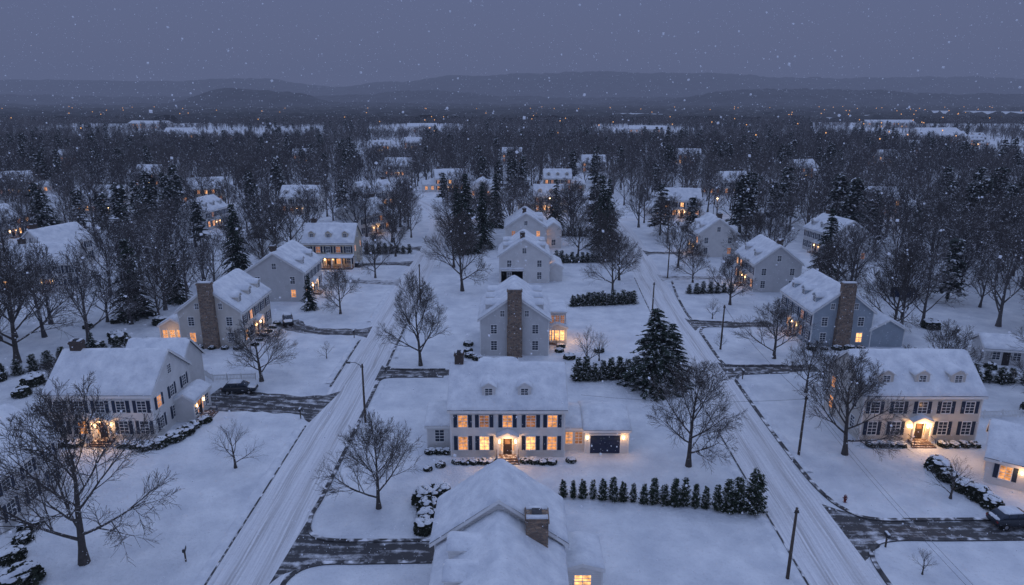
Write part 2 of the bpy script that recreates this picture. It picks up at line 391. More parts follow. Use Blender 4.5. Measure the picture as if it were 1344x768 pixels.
def sidehouse(name, X, Y, rot, wall, w, d, h=6., rise=3.8, seed=1, chim='stone', near=-1, dorm=3, pl=.35, lamp=40, frontporch=False, wing=None, attic=True, dormboth=False):
    H = House(name, (X, Y, 0), rot, wall, seed); H.pl = pl
    H.gable(w, d, h, rise)
    H.facade(w, 5, 2, True, lamp, p1=min(1,pl*1.6), p2=pl)
    if dorm:
        for i in range(dorm): H.dormer(-w/2 + w*(i+.5)/dorm, d, h, rise)
        if dormboth:
            with H.at(0, d, 180):
                for i in range(dorm): H.dormer(-w/2 + w*(i+.5)/dorm, d, h, rise)
    for sg in (-1, 1):
        with H.at(sg*w/2, d/2, 90*sg):
            H.endwall(d, 2, p=pl*.6)
            if attic and not (chim == 'stone' and sg == near): H.window(0, h+.7, w=.8, h=1.1, k='windows_dark', shut=False)
            if attic and chim == 'stone' and sg == near:
                for q in (-1,1): H.window(q*1.9, h+.5, w=.6, h=.9, k='windows_dark', shut=False)
    if chim == 'stone': 
        x = near*(w/2+.45); H.box('chimney', x-.45, x+.45, d/2-1.2, d/2+1.2, 0, 5.)
        H.box('chimney', x-.45, x+.45, d/2-1.1, d/2+1.1, 5.0, h+rise+1.2)
        H.box('chimney', x-.55, x+.55, d/2-1.2, d/2+1.2, h+rise+.9, h+rise+1.1)
        H.box('roof_snow', x-.42, x+.42, d/2-1.05, d/2+1.05, h+rise+1.202, h+rise+1.35)
    elif chim: H.chimney(near*(w/2-1.6), d/2+.4, h+1, h+rise+1.3, 1.2, 1.)
    if wing:
        wx, wy, ww, wd, wh, wr = wing
        with H.at(wx, wy):
            H.gable(ww, wd, wh, wr, ov=.25); H.window(-ww*.22, .95, k=H.pick(.5), shut=False); H.window(ww*.22, .95, k=H.pick(.5), shut=False)
            for sg in (-1,1):
                with H.at(sg*ww/2, wd/2, 90*sg): H.window(0, .95, k=H.pick(.4), shut=False)
    if frontporch:
        for i in range(6):
            x = -w/2 + .2 + (w-.4)*i/5; H.box('trim', x-.09, x+.09, -2.1, -1.92, .35, 2.7)
        H.box('steps', -w/2, w/2, -2.2, -.01, 0, .34)
        H.box('roof', -w/2-.15, w/2+.15, -2.35, -.01, 2.7, 2.85)
        H.snowfield(-w/2-.2, w/2+.2, -2.4, -.02, lambda x,y: 2.86+.14*(y+2.4), .2)
        H.lights.append((Vector((-w*.25,-1.,2.3)), 30)); H.lights.append((Vector((w*.25,-1.,2.3)), 30))
    return H
# C centre-behind with stone chimney
c = sidehouse("colonial_house", 5.8, 107.2, 90, 'grey', 12., 10.8, seed=5, dorm=3, pl=.3, lamp=45, dormboth=True)
with c.at(2.5, -3.2):
    c.gable(7, 3.3, 2.9, .7, ov=.2)
    c.box('walls', -3.3, 3.3, .15, 3.2, 2.9, 5.4); c.box('trim', -3.45, 3.45, 0, 3.2, 5.4, 5.6); c.snowfield(-3.5, 3.5, -.05, 3.2, lambda x,y: 5.61, .22)
    with c.at(-3.5, 1.6, -90):
        for q in (-.85, 0, .85): c.window(q, .8, w=.65, h=1.7, k='windows_bright', shut=False)
    with c.at(-3.3, 1.6, -90):
        for q in (-.85, 0, .85): c.window(q, 3.7, w=.6, h=1.3, k='windows_dim', shut=False)
    for q in (-2.5,-1.5,-.5,.5,1.5,2.5): c.window(q, .8, w=.75, h=1.7, k='windows_bright', shut=False)
    c.lights.append((c.T @ Vector((-2.,-1.2,1.8)), 40)); c.lights.append((c.T @ Vector((-4.6,.6,1.6)), 25))  # lamps added outside the bright windows to carry their glow
c.done()
# D, E
d_ = sidehouse("colonial_house", 8.2, 151, 90, 'white', 11., 11., seed=6, chim='brick', near=-1, dorm=2, pl=.3, dormboth=True)
with d_.at(-5.5, 8.2, -90): d_.gable(5, 3, 3.0, 1.1, ov=.2)
with d_.at(0, -3): d_.gable(8, 3.2, 3.0, 1., ov=.2)
d_.done()
e_ = sidehouse("colonial_house", 9.2, 186, 90, 'white', 12., 11., seed=7, chim='brick', near=-1, dorm=2, pl=.2, wing=(0,-4.2,8,4.3,5.2,1.8)); e_.done()
# F, G, H left of road
f = sidehouse("colonial_house", -43.7, 111.6, 90, 'beige', 13., 10.3, seed=8, dorm=3, pl=.3, lamp=25)
with f.at(-2.5, 10.3):
    f.gable(4.6, 4.2, 3.0, 1.2, ov=.2)
    with f.at(-2.3, 2.1, -90):
        for q in (-1.2, 0, 1.2): f.window(q, .85, w=.75, h=1.5, k='windows_lit', shut=False)
    f.lights.append((f.T @ Vector((-3.6, 2., 1.8)), 30))  # no fitting here: added lamp spreads the glow of these windows
f.done()
g = sidehouse("colonial_house", -41.3, 137.4, 90, 'grey', 12.5, 11.5, seed=9, chim='brick', near=-1, dorm=2, pl=.12); g.done()
h = sidehouse("colonial_house", -44, 160, 0, 'yellow', 12., 9.5, seed=10, chim='brick', near=-1, dorm=3, pl=.35, frontporch=True); h.done()
i_ = sidehouse("colonial_house", -41, 203, 60, 'white', 13., 10., seed=11, chim='brick', near=1, dorm=2, pl=.3, wing=(-9,2,6,7,3.2,1.5)); i_.done()
# K left front
k = House("colonial_house", (-48.2, 73.2, 0), 0, 'white', 12); k.pl = .1
W, D = 12.2, 9.6
k.gable(W, D, 6., 3.6)
k.facade(W, 5, 2, True, 110, p1=.12, p2=.0)
with k.at(W/2, D/2, 90):
    k.endwall(D, 3, p=.08, shut=True); k.window(0, 6.7, w=.8, h=1.1, k='windows_dark', shut=False)
    with k.at(2.4, -2.4):
        k.gable(4.6, 2.5, 2.8, .8, ov=.2); k.entry(-.8, 0, False)
        for q in (-1.9, 1.2): k.window(q, .8, w=.9, h=1.5, k='windows_dark', shut=False)
k.chimney(-4.6, D/2, 8, 10.9, 1.3, 1.)
with k.at(1.4, D-.5): k.gable(7.5, 6.5, 5.3, 3.0)
k.done()
# L right front, three dormers
l_ = House("colonial_house", (47.9, 73.0, 0), 0, 'beige', 13); W, D = 13.8, 9.4
l_.gable(W, D, 6., 3.6)
l_.facade(W, 5, 2, True, 165, p1=.0, p2=.0)
for x in (-4.2, 0, 4.2): l_.dormer(x, D, 6., 3.6, w=1.7)
l_.box('lantern', -1.45, -1.27, -.25, -.06, 1.9, 2.3); l_.box('lantern', 1.27, 1.45, -.25, -.06, 1.9, 2.3)
with l_.at(W/2, D/2, 90): l_.endwall(D, 2, p=0)
with l_.at(-W/2, D/2, -90): l_.endwall(D, 2, p=.3)
l_.done()
# M, N, O right of right road
m = sidehouse("colonial_house", 48.6, 111.5, -90, 'blue', 13., 9.8, seed=14, near=1, dorm=3, pl=.2, lamp=25)
with m.at(3.6, 9.8): m.gable(5.5, 5.5, 3., 1.6)
m.done()
n_ = sidehouse("colonial_house", 50.5, 144, -90, 'grey', 12., 9.8, seed=15, chim='brick', near=1, dorm=2, pl=.2); n_.done()
o_ = sidehouse("colonial_house", 47.5, 176, -90, 'white', 10., 10., seed=16, chim='brick', near=1, dorm=2, pl=.25); o_.done()
# Q garage cottage at right edge
q = House("garage_cottage", (53.6, 61.6, 0), -35, 'white', 17)
q.gable(9., 7., 3., 2.6)
with q.at(-4.5, 3.5, -90):
    for x in (-1.9, 1.9): q.window(x, .9, k='windows_lit', shut=False)
for x in (-2.8, 0, 2.8): q.window(x, .9, k='windows_lit', shut=True)
q.box('lantern', -1.5, -1.38, -.2, -.05, 1.9, 2.15); q.lights.append((Vector((-1.5, -.7, 2.2)), 30)); q.lights.append((Vector((-5.4, 3.5, 2.2)), 20))
q.done()
r_ = House("colonial_house", (-47.3, 59.5, 0), 90, 'grey', 18); r_.gable(9, 9, 5.6, 3.2); r_.facade(9, 3, 2, False, 0, p1=0, p2=0)
with r_.at(-4.5, 4.5, -90): r_.endwall(9, 2, p=0)
r_.done()
# shed
s_ = House("garden_shed", (75, 97, 0), -12, 'grey', 19); s_.gable(6, 4.5, 2.6, 1.4); s_.window(-1.4, .9, k='windows_dark', shut=False); s_.window(1.4, .9, k='windows_dark', shut=False); s_.box('door', -.5, .5, -.04, .03, 0, 2.1); s_.done()
s_ = House("garage_building", (80, 134, 0), -15, 'white', 20); s_.gable(8, 6.5, 2.9, 2.); s_.box('garage_door', -2.5, 2.5, -.04, .03, 0.02, 2.2); s_.done()
# surrounding houses
OUT = [(-107,162,70,'white',.3),(-98,139,20,'grey',.1),(-146,197,75,'grey',.4),(-144,241,0,'white',.2),(-119,266,20,'yellow',.5),(-93,214,80,'grey',.2),
       (-27,300,10,'white',.4),(14,243,0,'yellow',.45),(-7,268,90,'white',.25),(58,232,-5,'white',.5),(-50,256,40,'white',.25),(-75,240,0,'white',.2),
       (129,236,0,'grey',.5),(80,176,-80,'grey',.2),(20,300,0,'yellow',.4),(95,290,10,'white',.4),(-170,320,0,'white',.3),(-60,360,0,'white',.3),(45,380,0,'grey',.4),(150,350,20,'white',.4),(-210,290,30,'white',.4),
       (-270,420,0,'white',.4),(-130,430,10,'grey',.4),(110,430,-10,'white',.4),(230,420,15,'white',.4),(0,440,0,'white',.4),(190,270,20,'grey',.3),(-200,225,40,'grey',.3),
       (-98,520,0,'white',.3),(-80,560,0,'white',.3),(400,600,0,'white',.3),(430,640,20,'white',.3),(370,620,0,'grey',.3),(-350,700,0,'white',.3),(-280,690,20,'white',.3),(300,520,0,'white',.4),(-420,560,20,'white',.4)]
for idx, (X, Y, rt, wl, pl) in enumerate(OUT):
    hh = sidehouse("colonial_house", X, Y, rt, wl, R.uniform(11,14), R.uniform(9,10.5), h=5.8, rise=3.5, seed=40+idx, chim='brick', near=R.choice((-1,1)), dorm=R.choice((0,2,3)), pl=pl, lamp=40 if pl>.45 else 0,
                   wing=(R.choice((-1,1))*9, 1.5, 6, 6.5, 3., 1.5)); hh.done()

# ------------------------------------------------------------------ ground, roads
def grid_mesh(name, xs, ys, zf, mat, smooth=True):
    b = MB(); m_ = len(ys)
    b.v = [(x, y, zf(x, y)) for x in xs for y in ys]
    b.f = [(i*m_+j, (i+1)*m_+j, (i+1)*m_+j+1, i*m_+j+1) for i in range(len(xs)-1) for j in range(m_-1)]
    return obj(name, b.mesh(name, mat, smooth))
lin = lambda a, b, n: [a + (b-a)*i/n for i in range(n+1)]
grid_mesh("snowy_ground", lin(-9000, 9000, 12), lin(-400, 9500, 12), lambda x, y: 0., M['ground'])
def spline(pts, n=8):
    P = [Vector((*p, 0)) if len(p)==2 else Vector(p) for p in pts]; out = []
    for i in range(len(P)-1):
        p0, p1, p2, p3 = P[max(i-1,0)], P[i], P[i+1], P[min(i+2, len(P)-1)]
        for j in range(n):
            t = j/n
            out.append(.5*((2*p1)+(p2-p0)*t+(2*p0-5*p1+4*p2-p3)*t*t+(3*p1-p0-3*p2+p3)*t**3))
    out.append(P[-1]); return out
def strip(name, pts, width, z, mat, jit=.12, n=8, across=8):
    S = spline([(p[0], p[1], p[2] if len(p) > 2 else width) for p in pts], n)
    b = MB(); uvs = []; dist = 0
    for i, p in enumerate(S):
        q = S[min(i+1, len(S)-1)] - S[max(i-1, 0)]; q.z = 0; q.normalize(); nn = Vector((-q.y, q.x, 0)); w = p.z/2
        if i: dist += (Vector((p.x,p.y,0)) - Vector((S[i-1].x,S[i-1].y,0))).length
        for j in range(across+1):
            t = -1 + 2*j/across
            ww = w + (jit*nz(p.x*.8, p.y*.8, t*5) if abs(t) == 1 else 0)
            b.v.append((p.x + nn.x*t*ww, p.y + nn.y*t*ww, z)); uvs.append((t*ww, dist))
    m_ = across+1
    b.f = [(i*m_+j, i*m_+j+1, (i+1)*m_+j+1, (i+1)*m_+j) for i in range(len(S)-1) for j in range(across)]
    me = b.mesh(name, mat); ul = me.uv_layers.new(name="UVMap")
    for lp in me.loops: ul.data[lp.index].uv = uvs[lp.vertex_index]
    return obj(name, me)
LR = [(-22.4, 20), (-22.4, 60), (-22.3, 100), (-22.2, 140), (-22, 180), (-23, 215), (-28, 245), (-40, 275), (-60,300)]
RR = [(27.6, 20), (28.2, 60), (28.8, 90), (29.5, 120), (31, 150), (33, 180), (34, 215), (30, 250), (22, 285), (15,330)]
strip("snowy_road", LR, 6.4, .008, M['road'], n=20); strip("snowy_road", RR, 6.6, .008, M['road'], n=20)
strip("snowy_road", [(-23, 228), (0, 226), (34, 228), (70,226), (140,215)], 6, .004, M['road'], n=14)
DR = [([(-20,52.6,9),(-18.3,52.5,4.6),(-15,52.5,3.),(-6,52.6,2.8)], 'drive'),
      ([(-24.6,82.6,10),(-27,83,6),(-33,83.8,5.6),(-41.5,85,7.5)], 'drive'),
      ([(-24.8,112.5,6),(-27,112.5,3.6),(-34,113,3.2),(-38,115,4),(-41,118,5)], 'drive'),
      ([(-19.8,94,6),(-18,94,3.2),(-12,94,2.6),(-6,94.5,2.6)], 'drive'),
      ([(-24.8,164,6),(-28,164,3.4),(-36,163,3),(-38,160,3)], 'drive'),
      ([(-24.8,146,6),(-28,146,3.4),(-38,147,3)], 'drive2'),
      ([(-24.8,182,6),(-28,182,3.4),(-36,183,3)], 'drive'),
      ([(31,55.8,9),(33.2,55.8,5),(36,55.8,3),(47,56,3),(53,57,4)], 'drive'),
      ([(31.6,95,7),(33.5,95,3.4),(38,95.6,2.8),(46,96,3)], 'drive'),
      ([(32,117,7),(34,117,3.2),(40,116.5,2.8),(47,117,3)], 'drive'),
      ([(33.5,150,7),(36,150,3.2),(48,150,3)], 'drive2'),
      ([(35,176,7),(37,176,3.2),(45,176,3)], 'drive')]
for pts, mt in DR: strip("driveway", pts, 3, .012, M[mt], jit=.5)
def kerb(pts, w=.2, hgt=.13):
    S = spline(pts, 10); b = MB(); n_=0
    for i, p in enumerate(S):
        q = S[min(i+1, len(S)-1)] - S[max(i-1, 0)]; q.normalize(); nn = Vector((-q.y, q.x, 0))
        for t, z in ((-w, 0), (-w, hgt), (w, hgt), (w, 0)): b.v.append((p.x+nn.x*t, p.y+nn.y*t, z))
    for i in range(len(S)-1):
        for j in range(3): b.f.append((i*4+j, i*4+j+1, i*4+j+5, i*4+j+4))
    obj("kerb", b.mesh("kerb", M['kerb']))
kerb([(-19.2,91),(-19.2,75),(-19.3,62),(-19.5,58),(-18.9,55.4),(-17.,54.2),(-13,54.05),(-7,54.1)])
kerb([(-7,51.1),(-13,50.95),(-16.7,50.8),(-18.6,49.6),(-19.2,47),(-19.2,40)])
kerb([(-25.6,108.5),(-25.6,89)], .12); kerb([(-25.6,77),(-25.6,40)], .08, .06)
kerb([(-19,140),(-19,98.5),(-18.6,96.3),(-17,95.4),(-10,95.4)], .15); kerb([(-10,92.5),(-17,92.4),(-18.6,92.0),(-19.2,91)])
kerb([(32.2,91),(31.8,80),(31.6,68),(31.9,62),(33,58.8),(35,57.4),(40,57.3),(47,57.4)])
kerb([(47,54.3),(40,54.2),(35.5,54.2),(33,53.4),(31.7,51),(31.4,45)])
kerb([(32.8,112.5),(32.3,99),(33.3,97),(37,96.9),(42,97.1)]); kerb([(41,94.1),(36,93.7),(33.5,93.2),(32.2,91)])
kerb([(35.6,147),(34,135),(33,121.5),(34,118.7),(40,118)]); kerb([(24.6,40),(24.9,60),(25.4,90),(26.2,120),(27.8,150)], .08, .05)
kerb([(40,115),(34.5,115.2),(32.8,112.5)])
def bank(pts):
    S = spline(pts, 30); b = MB(); K = 7
    for i, p in enumerate(S):
        q = S[min(i+1, len(S)-1)] - S[max(i-1, 0)]; q.normalize(); nn = Vector((-q.y, q.x, 0)); A = .16 + .16*nz(p.x*.5, p.y*.5)
        for j in range(K):
            t = -1+2*j/(K-1); z = max(0, A*(1-t*t)*(1+.5*nz(p.x*2, p.y*2, t)))
            b.v.append((p.x+nn.x*t*.5, p.y+nn.y*t*.5, z - .01))
    b.f = [(i*K+j, i*K+j+1, (i+1)*K+j+1, (i+1)*K+j) for i in range(len(S)-1) for j in range(K-1)]
    obj("snow_bank", b.mesh("snow_bank", M['snow'], True))
bank([(-26.3,76),(-26.3,60),(-26.3,42)]); bank([(-26.2,107),(-26.2,90)]); bank([(-18.4,90),(-18.4,62)]); bank([(24.,46),(24.3,66),(24.6,92),(25.4,120)]); bank([(32.8,90),(32.4,78),(32.3,66)])
bank([(-26,140),(-26,118)]); bank([(-18.2,138),(-18.2,100)])

# ------------------------------------------------------------------ trees
def bare_tree(seed, cnt=(12,8,7,6), H=10., minr=.0135, sides=(8,5,4,3,3), upright=.0):
    r = random.Random(seed); b = MB()
    def grow(p, d, L, rr, lvl):
        n = (6, 5, 4, 2, 2)[lvl]; pts=[p.copy()]; rs=[rr]; q = p.copy(); dd = d.copy()
        for i in range(n):
            wig = (.05, .11, .16, .22, .28)[lvl]
            dd = (dd + Vector((r.uniform(-wig,wig), r.uniform(-wig,wig), r.uniform(-wig,wig)*.6 + (.07 if lvl in (1,2) else .04)))).normalized()
            q = q + dd*L/n; pts.append(q.copy()); rs.append(max(minr*.6, rr*(1-(i+1)/n*.75)))
        if lvl == 0: rs[0] *= 1.5
        b.tube(pts, rs, sides[lvl])
        if lvl >= len(cnt): return
        for k in range(cnt[lvl]):
            f = (k+r.random())/cnt[lvl]
            t = (.17+.83*f) if lvl == 0 else .22+.78*f
            x = t*n; i = min(int(x), n-1); u = x-i
            s0 = pts[i].lerp(pts[i+1], u); dr = (pts[i+1]-pts[i]).normalized()
            ax = dr.cross(Vector((r.gauss(0,1), r.gauss(0,1), r.gauss(0,1)))).normalized()
            if lvl == 0:
                az = k*2.4 + r.uniform(-.5,.5); ang = rad(66 - 46*f + r.uniform(-8,8)) * (1-upright)
                nd = Vector((math.sin(ang)*math.cos(az), math.sin(ang)*math.sin(az), math.cos(ang)))
                nl = H*(.54 - .22*f)*r.uniform(.88,1.1)
                nr = rs[i]*.5
            else:
                ang = rad(r.uniform(22, 50)); nd = Matrix.Rotation(ang, 3, ax) @ dr
                nl = L*r.uniform(.42,.60)*(1.12-.45*f); nr = max(minr, (rs[i]*(1-u)+rs[i+1]*u)*.6)
            grow(s0, nd.normalized(), nl, nr, lvl+1)
    grow(Vector((0,0,-.1)), Vector((0,0,1)), H*.66, H*.023, 0)
    zmax = max(v.z for v in b.v); k_ = H/zmax
    b.v = [v*k_ for v in b.v]
    return b
bt = [bare_tree(s, cnt=(12,9,8,6)).mesh("bare_tree_mesh", M['bark']) for s in (1,2,3,4)]
bs = [bare_tree(s, cnt=(9,8,6)).mesh("small_tree_mesh", M['bark']) for s in (11,12)]
def T(name, me, x, y, hgt, wid=1.): 
    k_ = hgt/10.; return obj(name, me, (x, y, 0), R.uniform(0, 6.28), (k_*wid, k_*wid, k_))
for idx, (x, y, hh_, w_) in enumerate([(-37.4,51,17.5,.95),(-13.2,59.3,10.5,.92),(19.5,67.4,12.8,.95),(38,70,13,1.0),(-13.9,97,15,.8),(-36,91,9.5,1.2),
        (-32.4,123,9.5,1.),(-10.5,139,18,.85),(21,137,14,.9),(41,100,10,1.1),(40.6,87,8,1.),(43,129,11,1.),(-76,98,20,1.),(-70,80,9,1.),(-14,160,13,1),(-60,84,7,1.),
        (23,165,14,.9),(-34,190,14,1),(40,160,12,1.),(-17,200,16,1),(18,205,16,1),(62,128,13,1),(60,88,10,1),(72,84,15,1),(-64,118,12,1),(-86,108,17,1),(67,66,12,1),
        (-31,150,11,.9),(-56,150,14,1),(-57,172,16,1),(44,190,14,1),(26,190,13,1),(-8,196,14,1),(24,148,11,1),(66,112,15,.9),(-30,172,12,.9),(40,146,10,1),(17,172,12,1),(58,160,14,1)]):
    T("bare_maple_tree", bt[idx % 4], x, y, hh_, w_)
for x, y, hh_ in [(-30.4,67,6),(44.5,61,5),(35,49.5,2.6),(11.4,97,6.5),(37,120,4),(13.5,99,5),(33.7,104,3),(-29,100,3),(52,84,5),(-55,96,5)]:
    T("young_bare_tree", bs[R.randint(0,1)], x, y, hh_, 1.1)

def conifer(seed, H=10., Rr=2.7, lv=30, nb=9, leaf=.42, droop=.35, base=.06, pw=.85, mat='spruce'):
    r = random.Random(seed); b = MB(); 
    b.tube([Vector((0,0,-.1)), Vector((0,0,H*.5)), Vector((0,0,H*.98))], [H*.018, H*.012, .02], 6)
    for i in range(lv):
        f = (i + r.random()*.6)/lv; z = H*(base + (1-base)*f)
        L0 = Rr*((1-f)**pw)*r.uniform(.8,1.12) + .12
        for k in range(max(4, int(nb*(1-.4*f)))):
            az = r.uniform(0, 6.283); L = L0*r.uniform(.65,1.15); up = .25*(f-.3)
            n = max(2, int(L/(leaf*.55)))
            for j in range(n):
                t = (j+.6)/n; 
                px = L*t; pz = z + up*L*t - droop*L*t*t + r.uniform(-.05,.05)
                for sd in (-1, 1, 0):
                    s_ = leaf*(1.25-.6*t)*r.uniform(.7,1.3)
                    a2 = az + sd*r.uniform(.3,.9)
                    o = Vector((math.cos(az)*px, math.sin(az)*px, pz))
                    dv = Vector((math.cos(a2), math.sin(a2), -.25-.3*r.random())) * s_
                    sv = Vector((-math.sin(a2), math.cos(a2), r.uniform(-.4,.4))) * s_*.42
                    b.add([o - sv, o + sv, o + dv + sv*.3, o + dv - sv*.3], [(0,1,2,3)])
    return b.mesh("conifer_mesh", M[mat])
sp = [conifer(s, lv=34, nb=10, leaf=.36) for s in (1,2)]
pn = [conifer(s, Rr=2.1, lv=20, nb=6, leaf=.75, droop=.12, base=.22, pw=.6, mat='pine') for s in (5,6)]
av = [conifer(s, H=3., Rr=.62, lv=20, nb=10, leaf=.18, droop=-.5, base=.02, pw=.6, mat='cedar') for s in (8,9)]
for x, y, hh_, w_ in [(19.8,88.5,11.8,1.6),(22.8,91.5,8.6,1.6),(-70,121,15,1.1),(-39,126,7,1.),(-64,98,5,1.),(-12,176,21,.8),(-8,183,18,.8),(24,180,20,.8),(27,190,18,.8),(-47,90,5,1.),
        (-67,131,11,1.),(71,150,16,1.),(-62,150,17,.9),(48,86,4,1.),(-5,214,17,.9),(14,216,15,.9),(-15,186,17,.8)]:
    T("spruce_tree", sp[R.randint(0,1)], x, y, hh_, w_)
for i in range(19):
    f_ = i/18.; x = 5.2 + 18*f_; y = 61.4 - 2.6*f_ + R.uniform(-.15,.15); hh_ = (2.0 + 1.2*f_)*R.uniform(.8,1.15)
    if i == 18: hh_ = 4.6; x += .6
    if i == 17: hh_ = 3.8
    obj("arborvitae", av[i%2], (x,y,0), R.uniform(0,6), (hh_/3*R.uniform(.8,1.1),)*2 + (hh_/3,))
def row(name, p, q_, n, hgt, w=1.3):
    for i in range(n):
        f_ = i/(n-1); hh_ = hgt*R.uniform(.8,1.15)
        obj(name, av[i%2], (p[0]+(q_[0]-p[0])*f_, p[1]+(q_[1]-p[1])*f_+R.uniform(-.2,.2), 0), R.uniform(0,6), (hh_/3*w, hh_/3*w, hh_/3))
row("arborvitae", (9.5,91.5), (24,92.5), 13, 3.2); row("arborvitae", (12,128), (24,130), 13, 2.8, 1.6); row("arborvitae", (11,165), (24,166), 11, 2.8, 1.6)
row("arborvitae", (-81,86), (-62,104), 15, 2.6, 1.6); row("arborvitae", (60,92), (73,90), 9, 2.6, 1.6); row("arborvitae", (-38,175),(-27,176), 8, 2.6, 1.6); row("arborvitae",(8,200),(22,199),9,3,1.6)
row("arborvitae", (-52,98.5),(-60,100), 5, 2., 1.6); row("arborvitae", (37,137),(46,138), 7, 2.4, 1.6)

def shrub(seed):
    r = random.Random(seed); b = MB(); c_ = MB()
    for i in range(900):
        z = r.uniform(-.1, 1); a_ = r.uniform(0, 6.283); q = math.sqrt(max(0, 1-z*z)); k_ = r.uniform(.75,1.05)
        o = Vector((math.cos(a_)*q*k_*.8, math.sin(a_)*q*k_*.8, .15+z*k_*.75))
        u = Vector((r.gauss(0,1), r.gauss(0,1), r.gauss(0,1))).normalized()*.11; v = u.cross(Vector((r.gauss(0,1), r.gauss(0,1), r.gauss(0,1)))).normalized()*.07
        b.add([o-u-v, o+u-v, o+u+v, o-u+v], [(0,1,2,3)])
    for i in range(20):
        a_ = r.uniform(0,6.283); q = r.random()**.5*.66; z = .15+.76*math.sqrt(max(.0,1-q*q)); s_ = r.uniform(.16,.30)
        cx, cy = math.cos(a_)*q*.9, math.sin(a_)*q*.9; K=8; o = len(c_.v)
        c_.v.append(Vector((cx,cy,z+s_*.4)))
        for ring,(rr,dz) in enumerate(((.6,.3),(1.,.0))):
            for j in range(K):
                t = 6.283*j/K; c_.v.append(Vector((cx+math.cos(t)*s_*rr*r.uniform(.85,1.15), cy+math.sin(t)*s_*rr*r.uniform(.85,1.15), z+dz*s_-.03)))
        for j in range(K):
            c_.f.append((o, o+1+j, o+1+(j+1)%K)); c_.f.append((o+1+j, o+1+K+j, o+1+K+(j+1)%K, o+1+(j+1)%K))
    nf = len(b.f); b.add(c_.v, c_.f)
    me = b.mesh("shrub_mesh", M['shrub']); me.materials.append(M['snow'])
    for i, p in enumerate(me.polygons):
        if i >= nf: p.material_index = 1; p.use_smooth = True
    return me
sh = [shrub(s) for s in (1,2,3)]
def S(x, y, s_=1., z=.8): obj("snowy_shrub", sh[R.randint(0,2)], (x,y,0), R.uniform(0,6), (s_,s_,s_*z))
for x in (-6.2,-5.2,-4.2,-3.2,-2.3,1.4,2.4,3.4,4.4): S(x, 68.1+R.uniform(-.15,.15), R.uniform(.62,.8))
for x in (-9.4,-8.3,-7.4): S(x, 70.3, .75)
S(-8.2,73,1.1); S(-7.9,67.4,.7); S(-9.2,66.6,.6); S(6.6,68.4,.7)
for x, y, s_ in [(-8.9,60.2,1.4),(-7.9,61,1.2),(-8.2,58.6,1.3),(-8.,57.,1.2),(-8.2,55.6,1.2),(-7.1,61.8,1.)]: S(x,y,s_,1.3)
for x, y, s_ in [(-41.3,72,1.3),(-40.2,73.4,1.4),(-42.6,71.3,1.2),(-39.6,75,1.3),(-44,71.9,1.),(-45.4,72,1.),(-51,72,1.),(-52.6,72,1.),(-54.2,71.8,1.2),(-39.4,76.6,1.1),(-38.6,78.2,1.)]: S(x,y,s_)
for x in (42,43.2,44.4,45.4,50.4,51.6,52.8,54.): S(x, 71.9, .8)
for x, y, s_ in [(46.8,62.6,1.3),(47.4,61,1.4),(47.6,59.4,1.2),(46.4,64.6,1.2),(46.6,66.6,1.5)]: S(x,y,s_,1.1)
for x, y, s_ in [(-44,51.5,1.3),(-45.5,56,1.2),(-41.0,48.4,1.9),(-44.8,54,1.)]: S(x,y,s_,.9)
for i in range(6): S(-55+2.1*i, 104.2, R.uniform(.7,1.1))
for i in range(5): S(48.6+2*i, 104., R.uniform(.7,1.1))
for i in range(30): S(R.choice((-1,1))*R.uniform(60,78), R.uniform(80,118), R.uniform(1.,2.), 1.)
for i in range(6): S(-42.4, 106+2.2*i, .8)
for x, y in [(7.6,103),(8.0,105),(-6.6,100.6),(-7,103),(-7.2,106),(-5.4,99.6),(9,100),(14,103)]: S(x,y,R.uniform(.8,1.2))

# woodland (instanced masses)
fm = [bare_tree(s, cnt=(10,7,5,2), minr=.026, sides=(5,4,3,3,3), upright=.25).mesh("woodland_tree_mesh", M['bark_forest']) for s in (31,32,33)]
fl = [bare_tree(s, cnt=(8,6,5), minr=.042, sides=(4,3,3,3,3), upright=.2).mesh("woodland_tree_mesh", M['bark_forest']) for s in (35,36)]
KM = fm + pn + fl
houses = [(X, Y) for X, Y, *_ in OUT]
CLEAR = [(-270,760,60,170),(-360,740,50,170),(-98,520,34,90),(410,760,60,170),(400,585,60,120),(560,1050,100,200),(-520,1000,90,200),(150,820,60,150),(-120,900,60,160),(330,440,40,70),(640,900,120,150)]
def wood_ok(x, y):
    if -60 < x < 66 and y < 192: return 0
    if y < 105 and x < 0 and x > -84: return 0
    if y < 88: return 0
    for X, Y in houses:
        if abs(x-X) < 11 and -(14+.05*Y) < y-Y < 11: return 0
    if (68 < x < 86 and 85 < y < 142): return 0.15
    for cx, cy, rx, ry in CLEAR:
        if ((x-cx)/rx)**2 + ((y-cy)/ry)**2 < 1: return 0
    if y < 300:
        for P in (LR, RR):
            for px, py in P:
                if abs(y-py) < 22 and abs(x-px) < 6: return 0
        if abs(y-227) < 4 and -25 < x < 140: return 0
    if -70 < x < 80 and y < 330: return .72
    if x < 0 and y < 260: return .62
    return 1
pl_ = {i:[] for i in range(7)}
def scatter(y0, y1, cell, k0, k1, far):
    y = y0
    while y < y1:
        lim = y*.82 + 45; x = -lim
        while x < lim:
            X = x + R.uniform(-.5,.5)*cell; Y = y + R.uniform(-.5,.5)*cell
            if R.random() < wood_ok(X, Y)*.92:
                con = nz(X*.012, Y*.012, 7) > .15
                kd = R.choice((3,4)) if R.random() < (.26 if con else .035) else (R.choice((5,6)) if far else R.choice((0,1,2)))
                pl_[kd].append((X, Y, R.uniform(k0,k1)*(1.1 if kd in (3,4) else 1)))
            x += cell
        y += cell
scatter(88, 240, 7., 1.05, 1.8, False); scatter(240, 600, 8., 1., 1.65, True); scatter(600, 1200, 11.5, .9, 1.5, True)
